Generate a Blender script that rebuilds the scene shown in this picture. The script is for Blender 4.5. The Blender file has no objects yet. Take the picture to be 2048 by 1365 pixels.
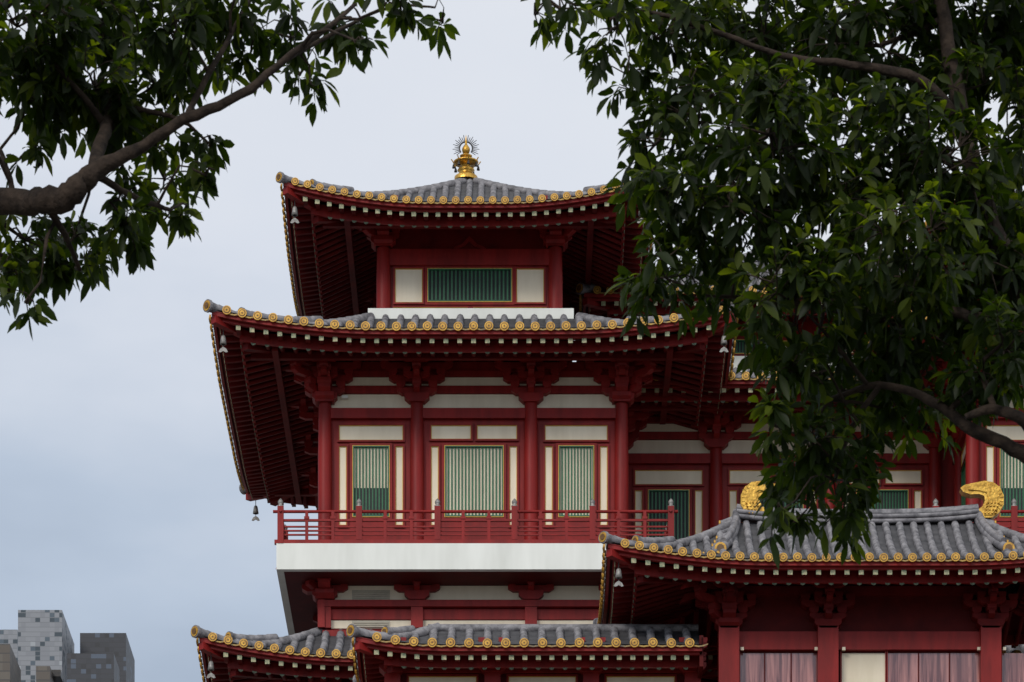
import bpy, math, random
import numpy as np
from mathutils import Vector, Matrix
random.seed(11)
rnd=random.random
def U(a,b): return a+(b-a)*rnd()

# ---------------------------------------------------------------- frame
K=1.5          # one building module = 1.5 m
EYE=1.6        # height of the eye above ground
DIST=80.0      # modules from camera to tower facade (120 m)
GZ=-EYE/K
def S(y): return 1+y/DIST
def gx(e,y=0.0): return (e-1024)/100*S(y)
def gz(n,y=0.0): return (3700-n)/100*S(y)

# ---------------------------------------------------------------- materials
MATS={}
def nmat(name,col,col2=None,rough=.5,metal=0.0,scale=2.0,bump=0.0,bscale=30,streak=False,spec=.5):
    m=bpy.data.materials.new(name); m.use_nodes=True
    nt=m.node_tree; N=nt.nodes; Lk=nt.links
    p=N['Principled BSDF']
    p.inputs['Roughness'].default_value=rough
    p.inputs['Metallic'].default_value=metal
    p.inputs['Specular IOR Level'].default_value=spec
    tc=N.new('ShaderNodeTexCoord')
    src=tc.outputs['Object']
    if streak:
        mp=N.new('ShaderNodeMapping'); mp.inputs['Scale'].default_value=(1,1,.18)
        Lk.new(src,mp.inputs['Vector']); src=mp.outputs['Vector']
    nz=N.new('ShaderNodeTexNoise'); nz.inputs['Scale'].default_value=scale
    nz.inputs['Detail'].default_value=4; nz.inputs['Roughness'].default_value=.65
    Lk.new(src,nz.inputs['Vector'])
    rp=N.new('ShaderNodeValToRGB')
    c2=col2 or tuple(c*.75 for c in col)
    rp.color_ramp.elements[0].position=.35; rp.color_ramp.elements[0].color=(*c2,1)
    rp.color_ramp.elements[1].position=.62; rp.color_ramp.elements[1].color=(*col,1)
    Lk.new(nz.outputs['Fac'],rp.inputs['Fac']); Lk.new(rp.outputs['Color'],p.inputs['Base Color'])
    if bump>0:
        n2=N.new('ShaderNodeTexNoise'); n2.inputs['Scale'].default_value=bscale; n2.inputs['Detail'].default_value=2
        Lk.new(tc.outputs['Object'],n2.inputs['Vector'])
        bp=N.new('ShaderNodeBump'); bp.inputs['Strength'].default_value=bump; bp.inputs['Distance'].default_value=.02
        Lk.new(n2.outputs['Fac'],bp.inputs['Height']); Lk.new(bp.outputs['Normal'],p.inputs['Normal'])
    MATS[name]=m; return m
nmat('red_paint',(.265,.014,.012),(.165,.009,.008),.5,scale=2.2,streak=True,spec=.25)
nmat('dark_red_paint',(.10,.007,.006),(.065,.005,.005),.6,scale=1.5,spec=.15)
nmat('eave_shade_red',(.15,.009,.008),(.09,.006,.006),.6,scale=1.5,spec=.15)  # red darkened to paint in deeper shadow under the eaves
nmat('roof_tile',(.235,.225,.235),(.075,.072,.08),.55,scale=3.6,bump=.3,bscale=18)
nmat('roof_tile_bed',(.07,.068,.073),(.035,.035,.038),.8,scale=3)
nmat('gold_tile',(.62,.35,.05),(.34,.17,.025),.4,metal=.3,scale=9)
nmat('gold_tile_dark',(.16,.075,.015),(.08,.04,.01),.5,scale=9)
nmat('drip_tile',(.44,.27,.05),(.13,.105,.075),.5,metal=.15,scale=6)
nmat('gold_leaf',(.70,.42,.08),(.34,.18,.03),.36,metal=.8,scale=5,bump=.8,bscale=12)
nmat('gold_trim',(.60,.36,.05),(.5,.28,.04),.45,metal=.2)
nmat('cream_plaster',(.86,.77,.60),(.74,.65,.49),.85,scale=1.3,streak=True)
nmat('white_concrete',(.80,.81,.76),(.66,.67,.62),.8,scale=.7,streak=True)
nmat('green_paint',(.010,.12,.04),(.006,.08,.028),.4,scale=3)
nmat('dark_interior',(.012,.016,.014),(.006,.008,.008),.6)
nmat('rafter_cap',(.50,.45,.26),(.16,.22,.13),.5,scale=14)
nmat('rafter_cap_round',(.22,.27,.18),(.08,.11,.07),.5,scale=16)
nmat('bronze',(.30,.29,.27),(.16,.15,.14),.5,metal=.3,scale=12)
nmat('dark_metal',(.04,.035,.03),(.02,.02,.02),.4,metal=.5)
nmat('vent_grey',(.55,.50,.40),(.45,.41,.33),.7)
nmat('bark',(.042,.029,.021),(.013,.009,.007),.9,scale=9,bump=.8,bscale=25,spec=.2)
nmat('paving',(.13,.125,.115),(.09,.09,.08),.85,scale=.4)
nmat('asphalt',(.055,.055,.057),(.04,.04,.042),.9,scale=2)
def curtain():
    m=bpy.data.materials.new('curtained_glass'); m.use_nodes=True; nt=m.node_tree;N=nt.nodes;Lk=nt.links
    p=N['Principled BSDF']; p.inputs['Roughness'].default_value=.35
    p.inputs['Coat Weight'].default_value=1.0; p.inputs['Coat Roughness'].default_value=.03
    tc=N.new('ShaderNodeTexCoord'); mp=N.new('ShaderNodeMapping'); mp.inputs['Scale'].default_value=(6,6,.35)
    nz=N.new('ShaderNodeTexNoise'); nz.inputs['Scale'].default_value=1.6; nz.inputs['Detail'].default_value=6; nz.inputs['Distortion'].default_value=.6
    rp=N.new('ShaderNodeValToRGB')
    e=rp.color_ramp.elements; e[0].position=.38; e[0].color=(.10,.010,.010,1); e[1].position=.72; e[1].color=(.50,.20,.17,1)  # reddish reflections in the panes painted in along with the curtain folds
    Lk.new(tc.outputs['Object'],mp.inputs['Vector']); Lk.new(mp.outputs['Vector'],nz.inputs['Vector'])
    Lk.new(nz.outputs['Fac'],rp.inputs['Fac']); Lk.new(rp.outputs['Color'],p.inputs['Base Color'])
    MATS['curtained_glass']=m
curtain()
def leafmat(name,ca,cb,cc):
    m=bpy.data.materials.new(name); m.use_nodes=True; nt=m.node_tree;N=nt.nodes;Lk=nt.links
    p=N['Principled BSDF']; p.inputs['Roughness'].default_value=.48
    p.inputs['Specular IOR Level'].default_value=.2
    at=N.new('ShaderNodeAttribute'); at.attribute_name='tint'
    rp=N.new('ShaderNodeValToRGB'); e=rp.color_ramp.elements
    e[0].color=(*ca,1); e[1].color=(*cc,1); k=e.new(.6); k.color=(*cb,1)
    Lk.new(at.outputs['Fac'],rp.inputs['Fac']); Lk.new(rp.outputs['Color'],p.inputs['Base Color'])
    tr=N.new('ShaderNodeBsdfTranslucent')
    mx2=N.new('ShaderNodeMix'); mx2.data_type='RGBA'; mx2.blend_type='MULTIPLY'; mx2.inputs['Factor'].default_value=1
    mx2.inputs['B'].default_value=(3.6,3.6,.5,1)
    Lk.new(rp.outputs['Color'],mx2.inputs['A']); Lk.new(mx2.outputs['Result'],tr.inputs['Color'])
    mx=N.new('ShaderNodeMixShader'); mx.inputs['Fac'].default_value=.5
    Lk.new(p.outputs[0],mx.inputs[1]); Lk.new(tr.outputs[0],mx.inputs[2])
    Lk.new(mx.outputs[0],N['Material Output'].inputs['Surface'])
    MATS[name]=m
leafmat('leaf',(.007,.014,.003),(.015,.027,.005),(.065,.085,.011))  # dark greens paint in the crown's shade, lighter green its skylit edges
def panelmat(name,cols,cell,mortar=(.3,.3,.3)):
    m=bpy.data.materials.new(name); m.use_nodes=True; nt=m.node_tree;N=nt.nodes;Lk=nt.links
    p=N['Principled BSDF']; p.inputs['Roughness'].default_value=.5
    tc=N.new('ShaderNodeTexCoord'); mp=N.new('ShaderNodeMapping'); mp.inputs['Scale'].default_value=(1/cell,1/cell,1/cell)
    mp.inputs['Location'].default_value=(.31,.27,.13)
    fl=N.new('ShaderNodeVectorMath'); fl.operation='FLOOR'
    wn=N.new('ShaderNodeTexWhiteNoise'); rp=N.new('ShaderNodeValToRGB'); rp.color_ramp.interpolation='CONSTANT'
    e=rp.color_ramp.elements
    e[0].color=(*cols[0][1],1); e[0].position=0
    e[1].color=(*cols[1][1],1); e[1].position=cols[1][0]
    for ps,c in cols[2:]:
        k=e.new(ps); k.color=(*c,1)
    fr=N.new('ShaderNodeVectorMath'); fr.operation='FRACTION'
    sp=N.new('ShaderNodeSeparateXYZ'); lt=N.new('ShaderNodeMath'); lt.operation='LESS_THAN'; lt.inputs[1].default_value=.14
    mx=N.new('ShaderNodeMix'); mx.data_type='RGBA'; mx.inputs['B'].default_value=(*mortar,1)
    Lk.new(tc.outputs['Object'],mp.inputs['Vector']); Lk.new(mp.outputs['Vector'],fl.inputs[0]); Lk.new(fl.outputs[0],wn.inputs['Vector'])
    Lk.new(mp.outputs['Vector'],fr.inputs[0]); Lk.new(fr.outputs[0],sp.inputs[0]); Lk.new(sp.outputs['Z'],lt.inputs[0])
    Lk.new(wn.outputs['Value'],rp.inputs['Fac']); Lk.new(rp.outputs['Color'],mx.inputs['A']); Lk.new(lt.outputs[0],mx.inputs['Factor'])
    Lk.new(mx.outputs['Result'],p.inputs['Base Color'])
    MATS[name]=m
panelmat('panel_light',[(0,(.20,.21,.23)),(.50,(.175,.185,.205)),(.80,(.018,.035,.05)),(.91,(.05,.075,.10)),(.96,(.27,.29,.31))],.72,(.14,.15,.165))
panelmat('panel_dark',[(0,(.020,.022,.030)),(.6,(.016,.018,.025)),(.82,(.055,.075,.11)),(.92,(.009,.010,.014))],.72,(.012,.014,.017))
panelmat('panel_brown',[(0,(.07,.055,.042)),(.5,(.055,.045,.036)),(.8,(.09,.075,.058))],1.2,(.035,.03,.027))

# ---------------------------------------------------------------- builder
Z3=Vector((0,0,1))
class Bld:
    def __init__(s,scaled=True): s.v=[];s.f=[];s.m=[];s.sm=[];s.mats=[];s.scaled=scaled
    def mi(s,n):
        if n not in s.mats: s.mats.append(n)
        return s.mats.index(n)
    def add(s,vs,fs,mat,smooth=False):
        o=len(s.v); s.v.extend([tuple(p) for p in vs]); k=s.mi(mat)
        for f in fs:
            s.f.append([i+o for i in f]); s.m.append(k); s.sm.append(smooth)
    BF=[(0,3,2,1),(4,5,6,7),(0,1,5,4),(1,2,6,5),(2,3,7,6),(3,0,4,7)]
    def box(s,x0,x1,y0,y1,z0,z1,mat):
        s.add([(x0,y0,z0),(x1,y0,z0),(x1,y1,z0),(x0,y1,z0),(x0,y0,z1),(x1,y0,z1),(x1,y1,z1),(x0,y1,z1)],s.BF,mat)
    def obox(s,o,l,f,L,F,Zr,mat):
        P=[]
        for z in Zr:
            for a,c in ((L[0],F[0]),(L[1],F[0]),(L[1],F[1]),(L[0],F[1])):
                P.append((o[0]+l[0]*a+f[0]*c,o[1]+l[1]*a+f[1]*c,z))
        s.add(P,s.BF,mat)
    def prism(s,o,u,v,n,pts,n0,n1,mat,smooth=False):
        o=Vector(o);u=Vector(u);v=Vector(v);n=Vector(n);k=len(pts)
        P=[o+u*a+v*c+n*n0 for a,c in pts]+[o+u*a+v*c+n*n1 for a,c in pts]
        F=[list(range(k))[::-1],list(range(k,2*k))]
        for i in range(k):
            j=(i+1)%k; F.append((i,j,j+k,i+k))
        s.add(P,F,mat,smooth)
    def tube(s,path,rad,n,mat,cap=True,smooth=True):
        path=[Vector(p) for p in path]; m=len(path)
        if not hasattr(rad,'__len__'): rad=[rad]*m
        V=[]
        for i,p in enumerate(path):
            a=path[max(0,i-1)]; c=path[min(m-1,i+1)]
            d=(c-a)
            if d.length<1e-9: d=Vector((0,0,1))
            d.normalize()
            ref=Z3 if abs(d.z)<.9 else Vector((1,0,0))
            x=d.cross(ref).normalized(); y=x.cross(d)
            for k in range(n):
                t=2*math.pi*k/n
                V.append(p+(x*math.cos(t)+y*math.sin(t))*rad[i])
        F=[]
        for i in range(m-1):
            for k in range(n):
                j=(k+1)%n; F.append((i*n+k,i*n+j,(i+1)*n+j,(i+1)*n+k))
        s.add(V,F,mat,smooth)
        if cap:
            s.add(V[:n],[list(range(n))],mat); s.add(V[-n:],[list(range(n))[::-1]],mat)
    def lathe(s,o,prof,n,mat,smooth=True):
        V=[];F=[];m=len(prof)
        for r,z in prof:
            for k in range(n):
                t=2*math.pi*k/n; V.append((o[0]+r*math.cos(t),o[1]+r*math.sin(t),o[2]+z))
        for i in range(m-1):
            for k in range(n):
                j=(k+1)%n; F.append((i*n+k,i*n+j,(i+1)*n+j,(i+1)*n+k))
        s.add(V,F,mat,smooth)
    def disc(s,o,f,r,th,n,mat):
        o=Vector(o); f=Vector((f[0],f[1],0))
        s.tube([o,o+f*th],r,n,mat,smooth=False)
    def beam(s,p0,p1,l,w,h,mat):
        p0=Vector(p0);p1=Vector(p1);l=Vector((l[0],l[1],0))*w; z=Z3*h
        V=[p0-l-z,p0+l-z,p0+l+z,p0-l+z,p1-l-z,p1+l-z,p1+l+z,p1-l+z]
        s.add(V,s.BF,mat)
    def make(s,name,parent=None):
        me=bpy.data.meshes.new(name)
        V=np.array(s.v,dtype=float)
        if s.scaled: V=V*K; V[:,2]+=EYE
        me.from_pydata(V.tolist(),[],s.f)
        for n in s.mats: me.materials.append(MATS[n])
        me.polygons.foreach_set('material_index',s.m); me.polygons.foreach_set('use_smooth',s.sm)
        me.update()
        ob=bpy.data.objects.new(name,me); bpy.context.scene.collection.objects.link(ob)
        if parent: ob.parent=parent
        return ob
def empty(name):
    e=bpy.data.objects.new(name,None); bpy.context.scene.collection.objects.link(e); return e

# ---------------------------------------------------------------- roof
def bell(b,p,s=1.0):
    x,y,z=p
    b.tube([(x,y,z),(x,y,z-.13*s)],.008,5,'dark_metal')
    b.lathe((x,y,z-.30*s),[(0,.17*s),(.03*s,.17*s),(.045*s,.14*s),(.055*s,.07*s),(.065*s,0),(.04*s,0)],10,'bronze')
    b.tube([(x,y,z-.3*s),(x,y,z-.37*s)],.006,4,'dark_metal')
    b.prism((x,y,z-.43*s),(1,0,0),(0,0,1),(0,1,0),[(-.09*s,-.02*s),(-.05*s,-.03*s),(0,0),(.05*s,-.03*s),(.09*s,-.02*s),(.06*s,.04*s),(0,.08*s),(-.06*s,.04*s)],-.01,.01,'bronze')

def roof(b,cx,cy,a,bb,run,z0,h,L,R,ov,pitch,r,rp=.27,curve=.6,clip=None,sides='FBLR',hips='1234',bells=True,fz=1.0,hip2=1.0,hipdz=.05,ls=.25):
    SD={'F':((0,-1),(1,0),a,bb),'B':((0,1),(-1,0),a,bb),'L':((-1,0),(0,-1),bb,a),'R':((1,0),(0,1),bb,a)}
    # lower rafter line: height offset so that it passes z0-.27 at .52 inward whatever its slope
    lo=-.40-(ls-.25)*.52
    so=-.235-(ls-.25)*.52
    def lift(q,t): return L*max(0,1-q/R)**1.85*max(0,1-t)**1.4
    def loc(sd,x,d,z):
        f,l,A,Bd=sd
        X=cx+f[0]*(Bd-d)+l[0]*x; Y=cy+f[1]*(Bd-d)+l[1]*x
        if clip is not None and X>clip: X=clip
        return (X,Y,z)
    def top(sd,x,d,dz=0):
        t=d/run; tt=max(t,0)
        return loc(sd,x,d,z0+h*(curve*t+(1-curve)*tt*tt)+lift(sd[2]-abs(x),tt)+dz)
    def und(sd,x,d,off,sl):
        return loc(sd,x,d,z0+off*fz+sl*d+lift(sd[2]-abs(x),max(0,d/run)))
    def grid(sd,fn,d0,d1,nt,nu,mat):
        V=[];F=[]
        for i in range(nt+1):
            d=d0+(d1-d0)*i/nt; hw=sd[2]-max(d,0)
            for j in range(nu+1):
                V.append(fn(sd,hw*(-1+2*j/nu),d))
        for i in range(nt):
            for j in range(nu):
                k=i*(nu+1)+j; F.append((k,k+1,k+nu+2,k+nu+1))
        b.add(V,F,mat,True)
    def strip(sd,d0,d1,o0,o1,mat,sl=0):
        nu=30;V=[];F=[]
        for j in range(nu+1):
            u=-1+2*j/nu
            for d,o in ((d0,o0),(d1,o0),(d1,o1),(d0,o1)):
                V.append(und(sd,u*(sd[2]-d),d,o,sl))
        for j in range(nu):
            for k in range(4):
                k2=(k+1)%4; F.append((j*4+k,j*4+k2,(j+1)*4+k2,(j+1)*4+k))
        b.add(V,F,mat)
    for key in sides:
        sd=SD[key]; f,l,A,Bd=sd
        grid(sd,lambda s_,x,d:top(s_,x,d),-.02,run,8,30,'roof_tile_bed')
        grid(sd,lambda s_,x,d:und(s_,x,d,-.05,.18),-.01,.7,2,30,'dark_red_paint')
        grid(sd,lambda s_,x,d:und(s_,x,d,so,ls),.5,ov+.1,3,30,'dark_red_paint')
        strip(sd,.0,.05,-.12,-.035,'red_paint')
        strip(sd,.10,.17,-.16,-.10,'red_paint')
        strip(sd,.50,.56,-.28,-.06,'red_paint')
        n=int((2*A-.12)/pitch); 
        for i in range(n):
            x=(i-(n-1)/2)*pitch
            if clip is not None and cx+l[0]*x+f[0]*Bd>clip-.06 : continue
            dm=min(run,A-abs(x))
            ns=max(1,int(dm/.24)); 
            path=[];rad=[]
            jx=U(-.006,.006)
            for k in range(ns):
                d0=-.03+(dm+.03)*k/ns; d1=-.03+(dm+.03)*(k+1)/ns
                jr=U(.95,1.04)
                path+= [top(sd,x+jx+U(-.005,.005),d0,r*.35),top(sd,x+jx+U(-.005,.005),d1-.004,r*.28)]; rad+=[r*jr,r*.82*jr]
            if dm>.1: b.tube(path,rad,8,'roof_tile',cap=True)
            c=top(sd,x,-.05,r*.25+U(-.006,.006))
            b.disc((c[0],c[1],c[2]),f,r*1.05,.03,14,'gold_tile')
            c2=(c[0]+f[0]*.03,c[1]+f[1]*.03,c[2]); b.disc(c2,f,r*.80,.004,12,'gold_tile_dark')
            c2=(c[0]+f[0]*.034,c[1]+f[1]*.034,c[2]); b.disc(c2,f,r*.64,.006,8,'gold_tile')
            c2=(c[0]+f[0]*.04,c[1]+f[1]*.04,c[2]); b.disc(c2,f,r*.2,.006,6,'gold_tile_dark')
            xm=x+pitch/2
            if i<n-1:
                c=top(sd,xm,-.03,0); w=pitch/2
                pts=[(-w,.01),(-w,-.01),(-w*.6,-.042),(0,-.058),(w*.6,-.042),(w,-.01),(w,.01),(w*.5,-.018),(0,-.03),(-w*.5,-.018)]
                b.prism(c,(l[0],l[1],0),(0,0,1),(f[0],f[1],0),pts,0,.02,'drip_tile')
        n=int(2*A/rp)
        for i in range(n):
            x=(i-(n-1)/2)*rp
            if clip is not None and cx+l[0]*x+f[0]*Bd>clip-.05: continue
            dm=min(.72,A-abs(x)-.04)
            if dm>.2:
                p0=und(sd,x,.14,-.225,.16); p1=und(sd,x,dm,-.225,.16)
                b.beam(p0,p1,l,.042,.042,'eave_shade_red')
                q=(p0[0]+f[0]*.0,p0[1]+f[1]*.0)
                b.obox(q,l,f,(-.045,.045),(.001,.012),(p0[2]-.045,p0[2]+.045),'rafter_cap')
            dm=min(ov+.05,A-abs(x)-.04)
            if dm>.62:
                p0=und(sd,x,.52,lo,ls); p1=und(sd,x,dm,lo,ls)
                b.tube([p0,p1],.05,6,'eave_shade_red')
                b.disc(p0,f,.052,.012,8,'rafter_cap_round')
    HD={'1':(-1,-1),'2':(1,-1),'3':(1,1),'4':(-1,1)}
    for hk in hips:
        sx,sy=HD[hk]
        def hp(d,dz):
            t=d/run
            return (cx+sx*(a-d),cy+sy*(bb-d),z0+h*(curve*t+(1-curve)*max(t,0)**2)+lift(d,max(t,0))+dz)
        def seg(d0,d1,dz,rr):
            path=[];rad=[];ns=max(2,int((d1-d0)/.16))
            for k in range(ns):
                e0=d0+(d1-d0)*k/ns; e1=d0+(d1-d0)*(k+1)/ns
                path+=[hp(e0,dz),hp(e1-.004,dz)]; rad+=[rr,rr*.88]
            b.tube(path,rad,10,'roof_tile')
        seg(-.06,run,hipdz,r*1.25)
        seg(.55,.55+(run-.55)*hip2,hipdz+.1,r*1.1)
        dv=Vector((sx,sy,0)).normalized()
        for d0,dz,rr in ((-.06,hipdz,r*1.5),(.55,hipdz+.1,r*1.3)):
            c=Vector(hp(d0,dz)); 
            b.disc(c,dv,rr,.05,14,'roof_tile'); b.disc(c+dv*.05,dv,rr*.8,.012,12,'gold_tile'); b.disc(c+dv*.062,dv,rr*.5,.01,8,'gold_tile_dark')
        lv=(-dv.y,dv.x)
        c0=(cx+sx*(a-.02),cy+sy*(bb-.02),z0-.2*fz+L); c1=(cx+sx*(a-.75),cy+sy*(bb-.75),z0-.1*fz+lift(.75,.75/run))
        b.beam(c0,c1,lv,.07,.07,'red_paint')
        c0=(cx+sx*(a-.6),cy+sy*(bb-.6),z0-.3*fz+lift(.6,.6/run)); c1=(cx+sx*(a-ov-.1),cy+sy*(bb-ov-.1),z0+lo+.09+ls*ov+lift(ov,ov/run))
        b.beam(c0,c1,lv,.08,.09,'eave_shade_red')
        if bells: bell(b,(cx+sx*(a-.2),cy+sy*(bb-.2),z0+L*.85-.26),1.0)

# ---------------------------------------------------------------- brackets
def bracket(b,o,l,f,z0,n=3,st=.28,rise=.25,w0=.36,lat=True,k=1.0,flen=1.0,mat='red_paint'):
    l3=(l[0],l[1],0); f3=(f[0],f[1],0); o3=(o[0],o[1],z0)
    if lat:
        b.prism(o3,l3,(0,0,1),f3,[(-.15*k,0),(.15*k,0),(.25*k,.09*k),(.25*k,.17*k),(-.25*k,.17*k),(-.25*k,.09*k)],-.19*k,.19*k,mat)
    for i in range(n):
        zz=.17*k+i*rise*k; t=.125*k
        if lat:
            w=(w0+.16*i)*k
            b.prism((o[0],o[1],z0+zz),l3,(0,0,1),f3,[(-w,t),(-w,.06*k),(-w+.10*k,0),(w-.10*k,0),(w,.06*k),(w,t)],-.12*k,.12*k,mat)
            for q in (-w+.08*k,0,w-.08*k):
                b.prism((o[0],o[1],z0+zz+t),l3,(0,0,1),f3,[(q-.06*k,0),(q+.06*k,0),(q+.09*k,.05*k),(q+.09*k,rise*k-t),(q-.09*k,rise*k-t),(q-.09*k,.05*k)],-.14*k,.14*k,mat)
        fl=(.34+st*i)*k*flen
        b.prism((o[0],o[1],z0+zz),f3,(0,0,1),l3,[(-.05,t),(-.05,0),(fl-.12*k,0),(fl,.05*k),(fl,t)],-.058*k,.058*k,mat)
        e=fl-.09*k
        b.prism((o[0],o[1],z0+zz+t),f3,(0,0,1),l3,[(e-.06*k,0),(e+.06*k,0),(e+.09*k,.05*k),(e+.09*k,rise*k-t),(e-.09*k,rise*k-t),(e-.09*k,.05*k)],-.085*k,.085*k,mat)
        if lat and i<n:
            w=(.26+.05*i)*k; 
            b.prism((o[0]+f[0]*e,o[1]+f[1]*e,z0+zz+rise*k+.002),l3,(0,0,1),f3,[(-w,t),(-w,.06*k),(-w+.1*k,0),(w-.1*k,0),(w,.06*k),(w,t)],-.055*k,.055*k,mat)
            for q in (-w+.07*k,w-.07*k):
                b.prism((o[0]+f[0]*e,o[1]+f[1]*e,z0+zz+rise*k+t),l3,(0,0,1),f3,[(q-.05*k,0),(q+.05*k,0),(q+.075*k,.04*k),(q+.075*k,.1*k),(q-.075*k,.1*k),(q-.075*k,.04*k)],-.07*k,.07*k,mat)
    zz=z0+.17*k+n*rise*k; fl=(.34+st*n)*k*flen
    b.prism((o[0],o[1],zz-.02),f3,(0,0,1),l3,[(-.05,.10*k),(fl-.3*k,-.03*k),(fl+.02*k,-.16*k),(fl-.08*k,.02*k),(-.05,.2*k)],-.05*k,.05*k,mat)

# ---------------------------------------------------------------- wall pieces
class Wall:
    def __init__(s,b,o,l,f): s.b=b;s.o=o;s.l=l;s.f=f
    def bx(s,l0,l1,z0,z1,f0,f1,mat): s.b.obox(s.o,s.l,s.f,(l0,l1),(f0,f1),(z0,z1),mat)
    def panel(s,l0,l1,z0,z1,mat='cream_plaster',trim=True,mold=.035):
        s.bx(l0,l1,z0,z1,0,.012,mat)
        if trim:
            g=.013
            for q in ((l0,l1,z0,z0+g),(l0,l1,z1-g,z1),(l0,l0+g,z0+g,z1-g),(l1-g,l1,z0+g,z1-g)):
                s.bx(*q,.012,.03,'gold_trim')
        m=mold
        for q in ((l0-m,l1+m,z0-m,z0),(l0-m,l1+m,z1,z1+m),(l0-m,l0,z0,z1),(l1,l1+m,z0,z1)):
            s.bx(*q,.0,.05,'red_paint')
    def lattice(s,l0,l1,z0,z1,n,back='cream_plaster',dark=None):
        s.bx(l0,l1,z0,z1,0,.008,back)
        if dark is not None: s.bx(l0+.01,l1-.01,z0+.01,dark,.008,.016,'dark_interior')
        g=.022
        for q in ((l0,l1,z0,z0+g),(l0,l1,z1-g,z1),(l0,l0+g,z0+g,z1-g),(l1-g,l1,z0+g,z1-g)):
            s.bx(*q,.0,.06,'green_paint')
        g2=.014
        for q in ((l0-g2,l1+g2,z0-g2,z0),(l0-g2,l1+g2,z1,z1+g2),(l0-g2,l0,z0,z1),(l1,l1+g2,z0,z1)):
            s.bx(*q,.0,.055,'gold_trim')
        p=(l1-l0)/n
        for i in range(n-1):
            c=l0+p*(i+1); s.bx(c-p*.22,c+p*.22,z0+g,z1-g,.012 if dark is None else .018,.034,'green_paint')
        m=.05
        for q in ((l0-g2-m,l1+g2+m,z0-g2-m,z0-g2),(l0-g2-m,l1+g2+m,z1+g2,z1+g2+m),(l0-g2-m,l0-g2,z0-g2,z1+g2),(l1+g2,l1+g2+m,z0-g2,z1+g2)):
            s.bx(*q,.0,.04,'red_paint')

ZF=gz(1085); ZC=gz(806)
def column(b,x,y,z0,z1,r,mat='red_paint'):
    b.tube([(x,y,z0),(x,y,z0+(z1-z0)*.6),(x,y,z1)],[r,r,r*.9],20,mat)

def storey_bays(w,cols,dark0=True,opened=False):
    w.bx(cols[0],cols[-1],gz(818),gz(788),0,.02,'cream_plaster')
    w.bx(cols[0],cols[-1],gz(787),gz(772),0,.07,'red_paint')
    w.bx(cols[0],cols[-1],gz(771),gz(754),0,.02,'cream_plaster')
    w.bx(cols[0],cols[-1],gz(753),gz(742),0,.07,'red_paint')
    w.bx(cols[0],cols[-1],gz(838),gz(818),0,.11,'red_paint')
    w.bx(cols[0],cols[-1],gz(1085),gz(1062),0,.10,'red_paint')
    for i in range(len(cols)-1):
        c0=cols[i]; c1=cols[i+1]; W=c1-c0
        m0=c0+.28; m1=c1-.28
        if W>2.15:
            mid=(m0+m1)/2
            w.panel(m0,mid-.06,gz(878),gz(850)); w.panel(mid+.06,m1,gz(878),gz(850))
        else: w.panel(m0,m1,gz(880),gz(850))
        w.panel(m0,m0+.15,gz(1050),gz(892)); w.panel(m1-.15,m1,gz(1050),gz(892))
        n=17 if W>2.15 else 11
        w.lattice(m0+.28,m1-.28,gz(1033),gz(892),n,'dark_interior' if opened else 'cream_plaster',
                  dark=gz(975) if (i==0 and dark0) else None)

def kaeru(w,c,z,s=1.0,mat='red_paint'):
    o=(w.o[0]+w.l[0]*c,w.o[1]+w.l[1]*c,z)
    pts=[(-.34,0),(-.30,.05),(-.16,.10),(-.07,.2),(0,.27),(.07,.2),(.16,.10),(.30,.05),(.34,0),(.22,.0),(.1,.06),(0,.16),(-.1,.06),(-.22,0)]
    w.b.prism(o,(w.l[0],w.l[1],0),(0,0,1),(w.f[0],w.f[1],0),[(a*s,c2*s) for a,c2 in pts],0,.06,mat)

def balustrade(b,p0,p1,posts,zb):
    p0=Vector((*p0,0));p1=Vector((*p1,0)); d=(p1-p0); Ln=d.length; d.normalize(); l=(d.x,d.y); f=(d.y,-d.x); o=(p0.x,p0.y)
    b.obox(o,l,f,(-.07,Ln+.07),(-.055,.055),(zb,zb+.075),'red_paint')
    b.tube([p0+Z3*(zb+.645)-d*.1,p1+Z3*(zb+.645)+d*.1],.032,8,'red_paint')
    b.obox(o,l,f,(0,Ln),(-.03,.03),(zb+.45,zb+.49),'red_paint')
    for h in (.17,.25,.33): b.obox(o,l,f,(0,Ln),(-.018,.018),(zb+h,zb+h+.03),'red_paint')
    for i,t in enumerate(posts):
        b.obox(o,l,f,(t-.06,t+.06),(-.061,.061),(zb+.075,zb+.74),'red_paint')
        q=p0+d*t
        b.lathe((q.x,q.y,zb+.74),[(.062,0),(.065,.02),(.035,.04),(.05,.07),(.055,.10),(.03,.14),(0,.17)],10,'bronze')
        if i<len(posts)-1:
            t1=posts[i+1]; n=2
            for k in range(n):
                c=t+(t1-t)*(k+1)/(n+1)
                b.obox(o,l,f,(c-.03,c+.03),(-.032,.032),(zb+.075,zb+.645),'red_paint')
                b.obox(o,l,f,(c-.05,c+.05),(-.045,.045),(zb+.49,zb+.54),'red_paint')

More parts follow.
